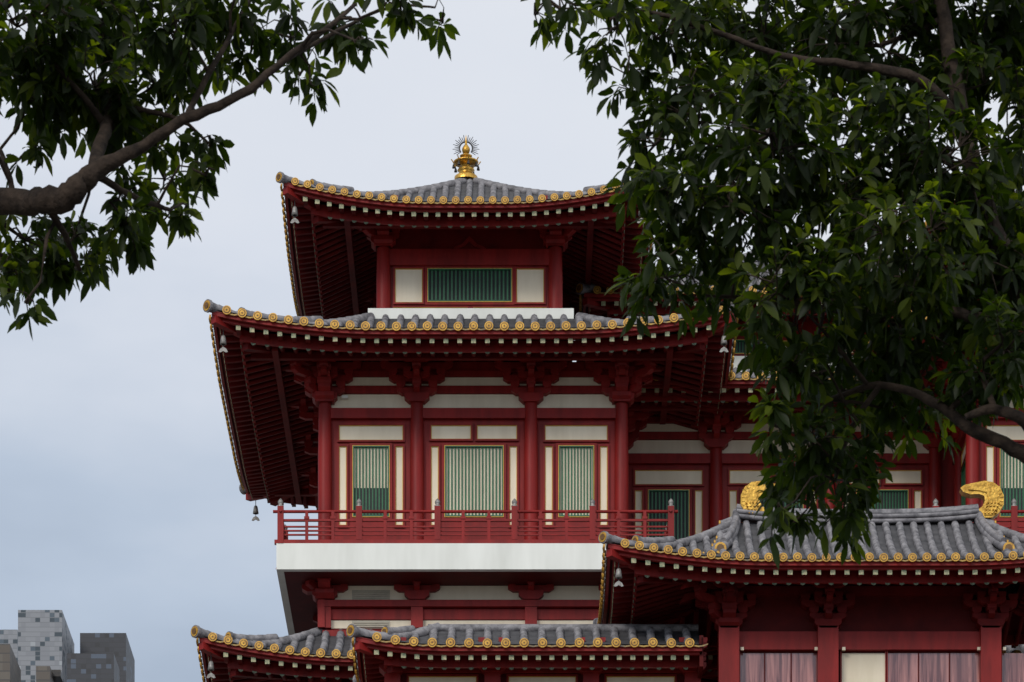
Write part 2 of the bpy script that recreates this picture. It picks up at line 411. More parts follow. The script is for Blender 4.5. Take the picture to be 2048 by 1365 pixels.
# ================================================================= TOWER
temple=empty('buddhist_temple')
def build_tower():
    parts=[]
    b=Bld()
    xs=[gx(650),gx(834),gx(1062),gx(1243)]
    x0,x1=xs[0],xs[-1]; yd=6.1; ys=[0,2.03,4.07,yd]
    cols=[(x,0) for x in xs]+[(x,yd) for x in xs]+[(x0,y) for y in ys[1:3]]+[(x1,y) for y in ys[1:3]]
    b.box(x0,x1,.06,yd-.06,gz(1258),gz(722),'red_paint')
    for x,y in cols:
        column(b,x,y,ZF,ZC,.14)
    wf=Wall(b,(0,.06),(1,0),(0,-1)); storey_bays(wf,xs)
    wl=Wall(b,(x0,0),(0,1),(-1,0)); storey_bays(wl,ys,False)
    wr=Wall(b,(x1,0),(0,1),(1,0)); storey_bays(wr,ys,False)
    parts.append(b.make('tower_middle_storey'))
    b=Bld()
    zb=ZC-.03
    for x in xs: bracket(b,(x,0),(1,0),(0,-1),zb,w0=.40); bracket(b,(x,yd),(1,0),(0,1),zb)
    for y in ys: bracket(b,(x0,y),(0,1),(-1,0),zb); bracket(b,(x1,y),(0,1),(1,0),zb)
    q=math.sqrt(.5)
    for (x,y,sx,sy) in ((x0,0,-1,-1),(x1,0,1,-1),(x0,yd,-1,1),(x1,yd,1,1)):
        bracket(b,(x,y),(-sy*q,sx*q),(sx*q,sy*q),zb,lat=False,flen=1.4)
    e=.92; zp=29.58
    m='eave_shade_red'
    b.box(x0-e-.5,x1+e+.5,-e-.06,-e+.06,zp-.12,zp,m); b.box(x0-e-.5,x1+e+.5,yd+e-.06,yd+e+.06,zp-.12,zp,m)
    b.box(x0-e-.06,x0-e+.06,-e-.5,yd+e+.5,zp-.135,zp-.01,m); b.box(x1+e-.06,x1+e+.06,-e-.5,yd+e+.5,zp-.135,zp-.01,m)
    parts.append(b.make('tower_middle_brackets'))
    b=Bld()
    cxm=gx(947,-2.1); a=5.225*S(-2.1)
    roof(b,cxm,3.05,a,5.15,3.0,29.64,1.33,.37,3.3,2.15,.30,.083,hip2=.6,hipdz=.03,ls=.28)
    parts.append(b.make('tower_middle_roof'))
    b=Bld(); Y=1.2
    X=lambda e:gx(e,Y); Zz=lambda n:gz(n,Y)
    ux=[X(767),X(1111)]; uy=[Y,Y+3.75]
    b.box(ux[0],ux[1],Y+.05,uy[1]-.05,30.6,Zz(405),'red_paint')
    for x in ux:
        for y in uy: column(b,x,y,30.9,Zz(495),.145)
    for o,l,f,c0,c1 in (((0,Y+.05),(1,0),(0,-1),ux[0],ux[1]),((ux[0],0),(0,1),(-1,0),uy[0],uy[1]),((ux[1],0),(0,1),(1,0),uy[0],uy[1])):
        w=Wall(b,o,l,f); m=(c0+c1)/2; sX=(c1-c0)/(ux[1]-ux[0])
        def P(e): return m+(X(e)-X(939))*sX
        w.bx(c0,c1,Zz(532),Zz(500),0,.10,'red_paint')
        w.bx(c0,c1,Zz(500),Zz(455),0,.03,'eave_shade_red')
        w.bx(c0,c1,Zz(458),Zz(445),0,.10,'red_paint'); w.bx(c0,c1,Zz(438),Zz(425),0,.12,'red_paint')
        w.panel(P(790),P(845),Zz(605),Zz(537)); w.panel(P(1033),P(1088),Zz(605),Zz(537))
        w.lattice(P(856),P(1023),Zz(603),Zz(538),21,'dark_interior')
        w.panel(P(787),P(935),Zz(624),Zz(614),mold=.02); w.panel(P(946),P(1093),Zz(624),Zz(614),mold=.02)
        kaeru(w,m,Zz(499))
    s0=X(737); s1=X(1147)
    b.box(s0,s1,Y-.32,uy[1]+.32,30.75,Zz(629),'white_concrete')
    zb=Zz(498)
    q=math.sqrt(.5)
    for (x,y,sx,sy) in ((ux[0],uy[0],-1,-1),(ux[1],uy[0],1,-1),(ux[0],uy[1],-1,1),(ux[1],uy[1],1,1)):
        bracket(b,(x,y),(1,0),(0,sy),zb,n=2,rise=.22,w0=.32); bracket(b,(x,y),(0,1),(sx,0),zb,n=2,rise=.22,w0=.32)
        bracket(b,(x,y),(-sy*q,sx*q),(sx*q,sy*q),zb,n=2,rise=.22,lat=False,flen=1.6)
    e=.70; zp=32.78; m='eave_shade_red'
    b.box(ux[0]-1.2,ux[1]+1.2,Y-e-.06,Y-e+.06,zp-.13,zp,m); b.box(ux[0]-1.2,ux[1]+1.2,uy[1]+e-.06,uy[1]+e+.06,zp-.13,zp,m)
    b.box(ux[0]-e-.06,ux[0]-e+.06,Y-1.2,uy[1]+1.2,zp-.14,zp-.01,m); b.box(ux[1]+e-.06,ux[1]+e+.06,Y-1.2,uy[1]+1.2,zp-.14,zp-.01,m)
    parts.append(b.make('tower_upper_storey'))
    b=Bld()
    cxt=gx(936,-.55)
    roof(b,cxt,3.1,3.65,3.65,3.55,32.74,1.86,.43,2.9,1.85,.245,.072,rp=.24,curve=.72,hip2=.25,hipdz=.02,ls=.46)
    parts.append(b.make('tower_upper_roof'))
    # ---- finial
    b=Bld(); fx=gx(932,3.1); fz=gz(357,3.1)
    b.lathe((fx,3.1,fz),[(.24,-.06),(.24,.02),(.20,.05),(.15,.08),(.14,.13),(.18,.16),(.16,.19),(.10,.21),(.09,.25),(.13,.28),(.24,.30),(.26,.335),(.17,.36),(.09,.38),(.07,.41),(.11,.43),(.13,.46),(.08,.48),(.05,.50)],24,'gold_leaf')
    for k in range(8):
        t=k*math.pi/4+.2; x=fx+.26*math.cos(t); y=3.1+.26*math.sin(t)
        b.lathe((x,y,fz+.19),[(.0,.12),(.008,.12),(.008,.08),(.02,.07),(.03,.02),(.035,0)],8,'dark_metal')
        b.tube([(x,y,fz+.3),(x+.05*math.cos(t),y+.05*math.sin(t),fz+.37)],.012,5,'gold_leaf')
    b.lathe((fx,3.1,fz+.50),[(.05,0),(.07,.03),(.085,.08),(.08,.12),(.05,.17),(.025,.20),(.02,.26),(.012,.34),(0,.41)],16,'gold_leaf')
    cz=fz+.62
    for k in range(25):
        t=math.radians(-35+250*k/24); r0=.12; r1=.28 if k%2 else .24
        b.tube([(fx+r0*math.cos(t),3.1,cz+r0*math.sin(t)),(fx+r1*math.cos(t),3.1,cz+r1*math.sin(t))],[.010,.006],4,'dark_metal')
    b.tube([(fx+.135*math.cos(t),3.1,cz+.135*math.sin(t)) for t in [math.radians(-35+10*i) for i in range(26)]],.012,5,'dark_metal')
    parts.append(b.make('roof_finial'))
    # ---- balcony
    b=Bld(); yb=-.95
    bx0=gx(556,yb); bx1=gx(1346,yb)
    zt=gz(1088,yb); zl=gz(1140,yb)
    sx0=gx(553,yb); sx1=gx(1349,yb)
    b.box(sx0,sx1,yb-.03,6.1+.95,zl,zt,'white_concrete')
    b.box(sx0+.14,sx1-.14,yb+.12,6.1+.80,zl-.006,zl+.02,'dark_red_paint')
    pf=[gx(e,yb)-bx0 for e in (561,718,875,1029,1185,1342)]
    balustrade(b,(bx0,yb+.03),(bx1,yb+.03),pf,zt)
    ps=[.0,1.55,3.1,4.6,6.1,7.8]
    balustrade(b,(bx0+.05,yb+.03),(bx0+.05,yb+8.0),ps[1:],zt)
    balustrade(b,(bx1-.05,yb+.03),(bx1-.05,yb+8.0),ps[1:],zt)
    parts.append(b.make('tower_balcony'))
    # ---- storey under balcony
    b=Bld()
    w=Wall(b,(0,.06),(1,0),(0,-1)); wl=Wall(b,(x0,0),(0,1),(-1,0)); wr=Wall(b,(x1,0),(0,1),(1,0))
    for ww,cs in ((w,xs),(wl,ys),(wr,ys)):
        ww.bx(cs[0],cs[-1],gz(1202),gz(1154),0,.02,'cream_plaster')
        ww.bx(cs[0],cs[-1],gz(1216),gz(1203),0,.16,'red_paint')
        ww.bx(cs[0],cs[-1],gz(1239),gz(1218),0,.05,'red_paint')
        ww.bx(cs[0],cs[-1],gz(1256),gz(1240),0,.02,'cream_plaster')
        ww.bx(cs[0],cs[-1],gz(1153),gz(1143),0,.08,'red_paint')
        f=ww.f
        for c in cs:
            o=(ww.o[0]+ww.l[0]*c,ww.o[1]+ww.l[1]*c)
            bracket(b,o,ww.l,f,gz(1202),n=2,rise=.18,w0=.46,st=.25)
            ww.bx(c-.12,c+.12,gz(1258),gz(1203),.0,.14,'red_paint')
    for (x,y,sx,sy) in ((x0,0,-1,-1),(x1,0,1,-1),(x0,yd,-1,1),(x1,yd,1,1)):
        bracket(b,(x,y),(-sy*q,sx*q),(sx*q,sy*q),gz(1202),n=2,rise=.18,lat=False,flen=1.4)
    for n0,n1 in ((1203,1180),(1256,1241)):
        w.bx(gx(704),gx(780),gz(n0)+.012,gz(n1),.02,.035,'vent_grey')
        k=int((n0-n1)/4)
        for i in range(k):
            z=gz(n0)+.02+i*.04
            w.bx(gx(707),gx(777),z,z+.018,.035,.055,'vent_grey')
    w.bx(gx(684),gx(696),gz(799),gz(794),.02,.14,'white_concrete')
    parts.append(b.make('tower_lower_band'))
    # ---- lower skirt roof and base
    b=Bld()
    yE=-2.15
    roof(b,gx(950,yE),3.05,5.5*S(yE),5.2,2.25,gz(1312,yE),1.12,.40,3.0,1.9,.30,.083,hip2=.5)
    b.box(x0-.05,x1+.05,-.05,yd+.05,GZ,gz(1262),'red_paint')
    zbz=gz(1312,yE)
    for n in range(6):
        z=zbz-1.0-n*3.9
        b.box(x0-.12,x1+.12,-.12,yd+.12,z-.5,z,'cream_plaster')
        b.box(x0-.2,x1+.2,-.2,yd+.2,z,z+.25,'red_paint')
    for x,y in cols: column(b,x,y,GZ,zbz+.05,.2)
    for x in xs: bracket(b,(x,-.05),(1,0),(0,-1),zbz-.75)
    parts.append(b.make('tower_base'))
    return parts
parts=build_tower()
for p in parts: p.parent=temple
TW=(1945-650)/100
for p in parts:
    o=bpy.data.objects.new('twin_'+p.name,p.data); bpy.context.scene.collection.objects.link(o)
    o.location=(TW*K,0,0); o.parent=temple

# ================================================================= MAIN HALL
def main_hall():
    b=Bld(); Y=2.6
    X0=gx(1243)-.02; X1=X0+9.4
    X=lambda e:gx(e,Y); Zz=lambda n:gz(n,Y)
    b.box(X0-1,X1+1,Y+.06,14,GZ,29.9,'red_paint')
    w=Wall(b,(0,Y+.06),(1,0),(0,-1))
    cs=[X(1243),X(1432),X(1660),X(1870)]
    storey_bays(w,cs,False,opened=True)
    b.box(X0,X1,Y-.95,Y+.1,gz(1140,-.95),gz(1088,-.95),'white_concrete')
    for c in cs: 
        column(b,c,Y,ZF,ZC,.14); bracket(b,(c,Y),(1,0),(0,-1),ZC-.03)
    b.box(X0,X1,Y-.99,Y-.85,29.40,29.52,'eave_shade_red')
    b.make('hall_middle_storey',temple)
    b=Bld()
    roof(b,gx(1600),9.0,8.5,8.4,3.6,29.66,1.45,.0,3,2.1,.30,.083,sides='FB',hips='',bells=False)
    b.box(gx(1290),gx(1290)+9.2,4.9,13,30.0,33.0,'red_paint')
    w=Wall(b,(0,4.9),(1,0),(0,-1))
    for i in range(6):
        l0=gx(1475,5)+i*1.35
        w.lattice(l0-.15,l0+.75,gz(712,5),gz(686,5),14,'dark_interior')
        w.panel(l0+.85,l0+1.1,gz(712,5),gz(686,5))
        bracket(b,(l0-.35,4.9),(1,0),(0,-1),gz(672,5),n=2)
    b.box(gx(1290),gx(1290)+9.2,4.6,4.9,30.9,gz(716,4.7),'white_concrete')
    y=4.2-.8
    zE=gz(583,y)
    roof(b,gx(1168,y)+5.0,y+4.6,5.0,4.6,4.0,zE,2.3,.0,2.8,1.5,.27,.078,sides='FBLR',hips='1234',bells=False,curve=.7)
    b.make('hall_roofs',temple)
main_hall()

# ================================================================= GATE HALL (projecting, right)
def ornament(b,x,y,z,s,flip):
    fl=lambda P:[((-a if flip else a)*s,c*s) for a,c in P][::(-1 if flip else 1)]
    pts=[(.0,0),(.36,0),(.50,.10),(.60,.26),(.60,.45),(.52,.62),(.38,.72),(.20,.745),(-.02,.70),(-.20,.66),(-.28,.60),(-.22,.52),(-.08,.47),(.10,.48),(.20,.44),(.22,.34),(.16,.22),(.04,.14)]
    b.prism((x,y,z),(1,0,0),(0,0,1),(0,1,0),fl(pts),-.13*s,.13*s,'gold_leaf')
    inner=[(.20,.05),(.36,.05),(.46,.2),(.47,.4),(.39,.54),(.27,.61),(.1,.62),(-.1,.60),(-.12,.56),(.1,.54),(.25,.5),(.3,.36),(.26,.2)]
    b.prism((x,y,z),(1,0,0),(0,0,1),(0,1,0),fl(inner),-.16*s,.16*s,'gold_leaf')
    sg=-1 if flip else 1
    for k in range(12):
        t=math.radians(-50+k*14); c=(.28,.37)
        p0=(c[0]+.24*math.cos(t),c[1]+.28*math.sin(t)); p1=(c[0]+.305*math.cos(t),c[1]+.35*math.sin(t))
        for sy in (-1,1):
            b.tube([(x+sg*p0[0]*s,y+sy*.132*s,z+p0[1]*s),(x+sg*p1[0]*s,y+sy*.132*s,z+p1[1]*s)],.008*s,5,'gold_leaf')
    for k in range(16):
        u=.22+.07*(k%4)+.02*(k//4); v=.08+.07*(k//4)
        for sy in (-1,1): b.lathe((x+sg*u*s,y+sy*.165*s,z+v*s),[(0,.025*s),(.022*s,.01*s),(.022*s,-.01*s),(0,-.025*s)],6,'gold_leaf')
def gate_hall():
    b=Bld(); yE=-7.0; cx=gx(1738,yE); a=(1738-1216)/100*S(yE); bb=2.5; cy=yE+bb
    zE=gz(1118,yE); hh=gz(1046,cy)-zE
    run=2.5
    roof(b,cx,cy,a,bb,run,zE,hh,.32,3.0,1.6,.262,.077,rp=.26,curve=.5,hips='1234',hip2=.35,ls=.32)
    ra=a-run
    zr=zE+hh
    nR=11; V=[]
    for k in range(nR+1):
        u=-1+2*k/nR; V.append((cx+u*(ra+.02),cy,zr+.05+.10*abs(u)**3))
    for k in range(nR):
        b.beam(V[k],V[k+1],(0,1),.12,.09,'roof_tile_bed')
    b.tube([(p[0],p[1],p[2]+.12) for p in V],.085,10,'roof_tile')
    b.tube([(p[0],p[1]-.13,p[2]+.03) for p in V],.045,8,'roof_tile')
    b.tube([(p[0],p[1]-.13,p[2]-.06) for p in V],.045,8,'roof_tile')
    for sg in (-1,1):
        path=[]
        for k in range(9):
            t=k/8; d=run*(1-t*.62); tt=d/run
            z=zE+hh*(.5*tt+.5*tt*tt)
            path.append((cx+sg*(ra+.02+.38*t**1.5),cy-(run-d)+.0,z+.10))
        b.tube(path,.09,10,'roof_tile'); b.tube([(p[0],p[1],p[2]+.10) for p in path[:-1]],.07,10,'roof_tile')
        e=path[-1]; b.disc(e,(0,-1),.11,.06,14,'gold_tile'); b.disc((e[0],e[1]-.06,e[2]),(0,-1),.07,.01,10,'gold_tile_dark')
        for kk in range(9):
            p=path[kk]
            b.tube([(p[0]+sg*.02,p[1],p[2]-.02),(p[0]+sg*.30,p[1]-.05,p[2]-.14)],.06,8,'roof_tile')
            b.disc((p[0]+sg*.30,p[1]-.05,p[2]-.14),(sg,0),.065,.03,10,'gold_tile')
    ornament(b,gx(1947,cy),cy,zr+.06,.93,False)
    ornament(b,gx(1540,cy),cy,zr+.06,.93,True)
    b.make('gate_roof',temple)
    b=Bld(); Y=-5.4
    X=lambda e:gx(e,Y); Zz=lambda n:gz(n,Y)
    L0=X(1457); L1=2*cx-L0
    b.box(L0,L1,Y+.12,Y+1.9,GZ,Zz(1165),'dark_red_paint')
    cs=[1457,1655,1980,2180]
    w=Wall(b,(0,Y+.12),(1,0),(0,-1))
    for e in cs:
        b.box(X(e)-.19,X(e)+.19,Y-.19,Y+.19,GZ,Zz(1258),'red_paint')
        bracket(b,(X(e),Y),(1,0),(0,-1),Zz(1262),n=2,w0=.34,st=.26,rise=.24,mat='eave_shade_red')
    bracket(b,(L0,Y),(0,1),(-1,0),Zz(1262),n=2,mat='eave_shade_red')
    q=math.sqrt(.5); bracket(b,(L0,Y),(q,-q),(-q,-q),Zz(1262),n=2,lat=False,flen=1.4,mat='eave_shade_red')
    w.bx(L0,L1,Zz(1300),Zz(1264),0,.14,'red_paint')
    w.bx(L0,L1,Zz(1190),Zz(1172),0,.10,'eave_shade_red')
    def glass(e0,e1,mat):
        w.bx(X(e0),X(e1),Zz(1500),Zz(1304),.0,.03,mat)
        for q in ((X(e0)-.03,X(e0)),(X(e1),X(e1)+.03)): w.bx(*q,Zz(1500),Zz(1300),0,.08,'red_paint')
    glass(1481,1636,'curtained_glass'); glass(1684,1771,'cream_plaster'); glass(1776,1960,'curtained_glass'); glass(2005,2150,'curtained_glass')
    for e in (1530,1583,1838,1900): w.bx(X(e)-.012,X(e)+.012,Zz(1500),Zz(1304),.03,.05,'dark_red_paint')
    for e in (1484,1632,1687,1957,2008): w.bx(X(e)-.03,X(e)+.03,Zz(1303),Zz(1297),.14,.2,'cream_plaster')
    b.make('gate_walls',temple)
gate_hall()

# ================================================================= FRONT LOW ROOF
def front_roof():
    b=Bld(); yE=-6.0
    x0=gx(712,yE); clip=gx(1404,yE); run=1.5
    a=6.0; cx=x0+a
    roof(b,cx,yE+1.5,a,1.5,run,gz(1289,yE),.72,.18,1.6,.95,.34,.083,rp=.25,clip=clip,sides='FBL',hips='14',bells=False,hip2=.5)
    yr=yE+1.5; zr=gz(1289,yE)+.74
    b.tube([(x0+1.3,yr,zr),(clip,yr,zr)],.09,10,'roof_tile')
    b.box(clip-.04,clip+.03,yE+.1,yE+2.8,gz(1330,yE),gz(1268,yE),'dark_red_paint')
    Y=yE+.95
    X=lambda e:gx(e,Y); Zz=lambda n:gz(n,Y)
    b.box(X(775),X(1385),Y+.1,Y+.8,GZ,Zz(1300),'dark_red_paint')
    w=Wall(b,(0,Y+.1),(1,0),(0,-1))
    w.bx(X(775),X(1385),Zz(1345),Zz(1328),0,.1,'red_paint')
    w.bx(X(775),X(1385),Zz(1321),Zz(1312),0,.05,'cream_plaster')
    for e in (785,985,1182,1385):
        b.box(X(e)-.15,X(e)+.15,Y-.1,Y+.2,GZ,Zz(1330),'red_paint')
        bracket(b,(X(e),Y),(1,0),(0,-1),Zz(1349),n=1,w0=.25,rise=.2)
    for e0,e1 in ((817,953),(1017,1152),(1213,1350)):
        w.panel(X(e0),X(e1),Zz(1500),Zz(1351))
    b.make('front_low_roof',temple)
front_roof()

# ================================================================= DISTANT BUILDINGS
def city():
    D=600.0
    def bxx(name,e0,e1,n,mat,dep=8.0,dd=0):
        b=Bld(False); d=D+dd
        x0=(e0-1024)/8000*d; x1=(e1-1024)/8000*d; z=EYE+(3700-n)/8000*d; y=-120+d
        b.box(x0,x1,y,y+dep,0,z,mat)
        b.box(x0,x1,y,y+.4,z,z+.5,mat); b.box(x1-.4,x1,y+.4,y+dep,z,z+.5,mat)
        b.box(x0+1,x0+3,y+3,y+6,z,z+.9,'dark_metal')
        return b.make(name)
    bxx('apartment_tower',36,124,1227,'panel_light',dep=17)
    bxx('apartment_tower',-60,35,1266,'panel_light',dep=14,dd=25)
    bxx('office_tower',160,252,1273,'panel_dark',dep=14,dd=10)
    bxx('office_tower',134,228,1314,'panel_dark',dep=8,dd=-30)
    bxx('office_block',-60,20,1296,'panel_brown',dep=12,dd=-60)
    bxx('office_block',72,100,1340,'panel_brown',dep=6,dd=-60)
city()

# ================================================================= TREES
FPX=8000.0
def tp(e,n,dist): return Vector(((e-1024)/FPX*dist,-120+dist,EYE+(3700-n)/FPX*dist))
class Leaves:
    def __init__(s): s.V=[];s.F=[];s.T=[]
    def leaf(s,p,d,n,L,W,droop,tint):
        side=d.cross(n)
        if side.length<1e-4: side=d.orthogonal()
        side.normalize(); n=side.cross(d).normalized()
        o=len(s.V); st=(.22,.5,.76); ws=(.55,1.0,.85)
        s.V.append(tuple(p))
        for t,w in zip(st,ws):
            c=p+d*(L*t)+Vector((0,0,-droop*L*t*t))
            s.V.append(tuple(c-side*(W*w)+n*(W*.28*w))); s.V.append(tuple(c)); s.V.append(tuple(c+side*(W*w)+n*(W*.28*w)))
        s.V.append(tuple(p+d*L+Vector((0,0,-droop*L))))
        a=o+1
        s.F+=[(o,a+1,a),(o,a+2,a+1)]
        for k in (0,3): s.F+=[(a+k,a+k+1,a+k+4,a+k+3),(a+k+1,a+k+2,a+k+5,a+k+4)]
        s.F+=[(a+6,a+7,o+10),(a+7,a+8,o+10)]
        s.T+=[tint]*8
    def whorl(s,p,ax,L,tb):
        k=random.randint(6,9); ph=U(0,6.28)
        x=ax.orthogonal().normalized(); y=ax.cross(x)
        for i in range(k):
            t=ph+i*2*math.pi/k+U(-.3,.3); el=math.radians(U(30,90))
            d=(ax*math.cos(el)+(x*math.cos(t)+y*math.sin(t))*math.sin(el)).normalized()
            ln=L*U(.6,1.15)
            n=(ax*.5+Vector((U(-.7,.7),U(-.7,.7),.7))).normalized()
            s.leaf(p+ax*U(-.06,.02)+d*.012,d,n,ln,ln*U(.18,.23),U(.1,.65),min(1,max(0,tb+U(-.4,.45))))
    def make(s,name,parent):
        me=bpy.data.meshes.new(name); me.from_pydata(s.V,[],s.F); me.materials.append(MATS['leaf'])
        at=me.attributes.new('tint','FLOAT','FACE'); at.data.foreach_set('value',s.T)
        me.polygons.foreach_set('use_smooth',[True]*len(s.F)); me.update()
        ob=bpy.data.objects.new(name,me); bpy.context.scene.collection.objects.link(ob); ob.parent=parent
def smooth_path(pts,sub=4):
    out=[]
    P=[pts[0]]+pts+[pts[-1]]
    for i in range(1,len(P)-2):
        for k in range(sub):
            t=k/sub; p0,p1,p2,p3=P[i-1],P[i],P[i+1],P[i+2]
            out.append(.5*((2*p1)+(p2-p0)*t+(2*p0-5*p1+4*p2-p3)*t*t+(3*p1-p0-3*p2+p3)*t**3))
    out.append(P[-2]); return out
def tree(name,dist,limbs,clumps,leafL):
    root=empty(name)
    b=Bld(False); lv=Leaves(); nodes=[]
    for lb in limbs:
        P=[np.array((*tp(e,n,dist+dd),r*dist/FPX)) for e,n,dd,r in lb]
        sp=smooth_path(P,5)
        path=[Vector(q[:3])+Vector((U(-1,1),U(-1,1),U(-1,1)))*q[3]*.22 for q in sp]; rad=[max(.004,q[3])*U(.92,1.08) for q in sp]
        b.tube(path,rad,12,'bark')
        nodes+=[(p,r) for p,r in zip(path,rad)]
    px=dist/FPX
    nodes=[nd for nd in nodes if nd[0].z>5]
    for (e,n,rx,ry,den) in clumps:
        dd=U(-1.2,1.2); c=tp(e,n,dist+dd); rz=.9*max(rx,ry)*px+.15
        nd=min(nodes,key=lambda q:(q[0]-c).length)
        p0=nd[0]; mid=(p0+c)/2+Vector((U(-.1,.1),U(-.1,.1),U(0,.15)))
        path=[p0,p0.lerp(mid,.5)+Vector((U(-.04,.04),0,U(-.04,.04))),mid,mid.lerp(c,.5)+Vector((U(-.04,.04),0,U(-.04,.04))),c]
        r0=min(nd[1]*.7,.03)
        b.tube(path,[r0,r0*.8,r0*.65,r0*.5,.009],7,'bark')
        hubs=[c]+[path[3]]
        N=int(rx*ry*math.pi/(48**2)*1.95*den)+2
        ct=U(-.14,.14)
        for k in range(max(2,N//7)):
            u=Vector((U(-1,1),U(-1,1),U(-1,1)))
            while u.length>1: u=Vector((U(-1,1),U(-1,1),U(-1,1)))
            h=c+Vector((u.x*rx*px,u.y*rz,u.z*ry*px))*.62
            m=(c+h)/2+Vector((0,0,U(-.02,.06)))
            b.tube([c,m,h],[.010,.008,.006],5,'bark'); hubs.append(h)
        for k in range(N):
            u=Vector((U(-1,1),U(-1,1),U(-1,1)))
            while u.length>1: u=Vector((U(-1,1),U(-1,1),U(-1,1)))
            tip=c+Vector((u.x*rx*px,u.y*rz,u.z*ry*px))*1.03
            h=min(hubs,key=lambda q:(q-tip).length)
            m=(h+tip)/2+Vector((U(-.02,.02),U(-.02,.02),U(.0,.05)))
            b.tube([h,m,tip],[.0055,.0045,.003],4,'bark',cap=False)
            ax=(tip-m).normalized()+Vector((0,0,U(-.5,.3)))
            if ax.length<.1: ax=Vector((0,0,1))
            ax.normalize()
            lv.whorl(tip,ax,leafL,.40+ct+.22*u.z+.16*(u.length-.6))  # upper and outer whorls lighter: skylight painted into the leaf tint
            if rnd()<.4: lv.whorl(m.lerp(tip,.4),ax,leafL*.9,.28+ct)  # inner whorls get a darker tint, painting shade inside the clump
    b.make('trunk_and_limbs',root); lv.make('foliage',root)
R_LIMBS=[
 [(2330,4192,0,75),(2320,3000,0,62),(2280,1900,0,52),(2200,1100,0,42),(2095,720,0,32),(2000,500,0,25),(1930,260,.2,18),(1890,40,.3,14),(1860,-160,.3,9)],
 [(2200,1100,0,28),(2110,950,-.3,20),(2040,905,-.6,15),(1950,862,-.6,12),(1860,800,-.5,9),(1760,770,-.3,7),(1660,800,0,5)],
 [(2095,720,0,22),(2140,500,.3,18),(2160,200,.5,15),(2120,-50,.6,10)],
 [(2000,500,0,18),(1900,430,.2,14),(1780,390,.3,11),(1640,370,.3,8),(1500,380,.3,6),(1380,420,.2,4)],
 [(1930,260,.2,14),(1840,160,0,11),(1700,130,0,8),(1560,110,0,6),(1420,60,0,5),(1280,20,0,4),(1150,10,0,3)],
 [(1640,370,.3,7),(1540,250,.1,5),(1450,200,0,4),(1350,190,0,3)],
 [(2095,720,0,18),(1960,640,-.2,12),(1830,610,-.2,9),(1680,620,-.1,7),(1520,600,0,5),(1400,590,0,3)],
 [(1760,770,-.3,6),(1700,860,-.2,5),(1670,960,-.2,4)],
 [(2110,950,-.2,12),(2050,845,-.8,12),(1990,820,-.8,10),(1930,835,-.8,6)]]
R_CL=[(1120,18,80,28,.6),(1070,30,36,24,.5),(1235,55,80,62,.9),(1255,150,62,36,.7),(1370,70,120,95,1.2),(1540,80,150,120,1.4),(1720,90,160,130,1.4),(1890,90,150,130,1.3),(2010,80,110,130,1.2),
 (1400,220,130,90,1.2),(1310,290,62,70,.8),(1540,270,150,120,1.3),(1720,290,150,130,1.4),(1880,320,130,130,1.2),(2020,300,90,150,1.1),
 (1340,400,90,80,1.1),(1480,420,130,110,1.3),(1640,440,140,120,1.4),(1800,500,140,120,1.3),(1960,520,120,120,1.2),(1275,360,40,50,.6),
 (1325,545,85,60,1.0),(1265,595,36,34,.5),(1440,560,115,80,1.1),(1590,600,130,100,1.3),(1740,650,130,110,1.3),(1890,680,130,100,1.2),(2010,680,80,110,1.2),
 (1580,740,68,70,1.0),(1670,760,110,90,1.2),(1800,780,90,70,1.1),(1545,850,50,60,.8),(1640,880,100,80,1.1),(1730,900,60,70,.9),(1600,965,80,60,1.0),(1690,1000,65,50,1.0),(1550,1030,28,36,.7),(1690,1055,46,26,.8),(1590,1045,30,22,.5),
 (1850,860,60,45,.7),(1960,770,80,60,1.0),(2020,790,50,40,.8),(1520,690,34,36,.6),(2000,430,80,80,1.2),(1930,420,70,80,1.0),(2020,560,60,80,1.0),(1930,180,80,80,1.0),
 (1300,-70,180,70,.7),(1550,-90,180,90,.7),(1800,-110,200,110,.7),(2050,-100,180,120,.6),(2200,150,130,170,.6),(2230,420,130,150,.6),(2200,650,120,110,.5),(1900,-280,260,90,.4)]
tree('broadleaf_tree',26.0,R_LIMBS,R_CL,.136)
L_LIMBS=[
 [(-520,4192,0,80),(-530,3000,0,66),(-500,1800,0,58),(-430,1000,0,50),(-330,600,0,44),(-150,450,0,34),(0,405,-.5,26),(90,402,-.8,24),(150,385,-.9,24),(185,345,-.9,19),(270,300,-.9,12),(370,240,-.9,10),(480,192,-.9,9),(570,120,-.8,7),(650,60,-.6,5),(710,10,-.3,4)],
 [(-430,1000,0,36),(-420,500,.3,30),(-350,0,.4,22),(-250,-250,.4,12)],
 [(185,345,-.9,15),(205,280,-.5,13),(225,200,.0,10),(240,100,.1,7),(250,0,.2,5),(280,-120,.2,4)],
 [(370,240,-.9,7),(400,180,-.8,6),(450,90,-.6,5),(500,0,-.3,4)],
 [(-330,600,0,22),(-150,220,.2,18),(-40,60,.2,14),(60,-30,.2,10),(180,-110,.2,7)],
 [(90,402,-.8,10),(130,470,-.6,6),(160,540,-.3,4)],
 [(-150,450,0,14),(-60,540,-.2,9),(20,580,-.3,5)],
 [(570,120,-.8,5),(680,60,-.3,4),(780,15,0,3),(870,15,0,2)],
 [(0,300,-.2,5),(20,360,-.4,6),(30,405,-.6,8)],
 [(185,345,-.9,8),(260,390,-.6,6),(340,420,-.2,4)]]
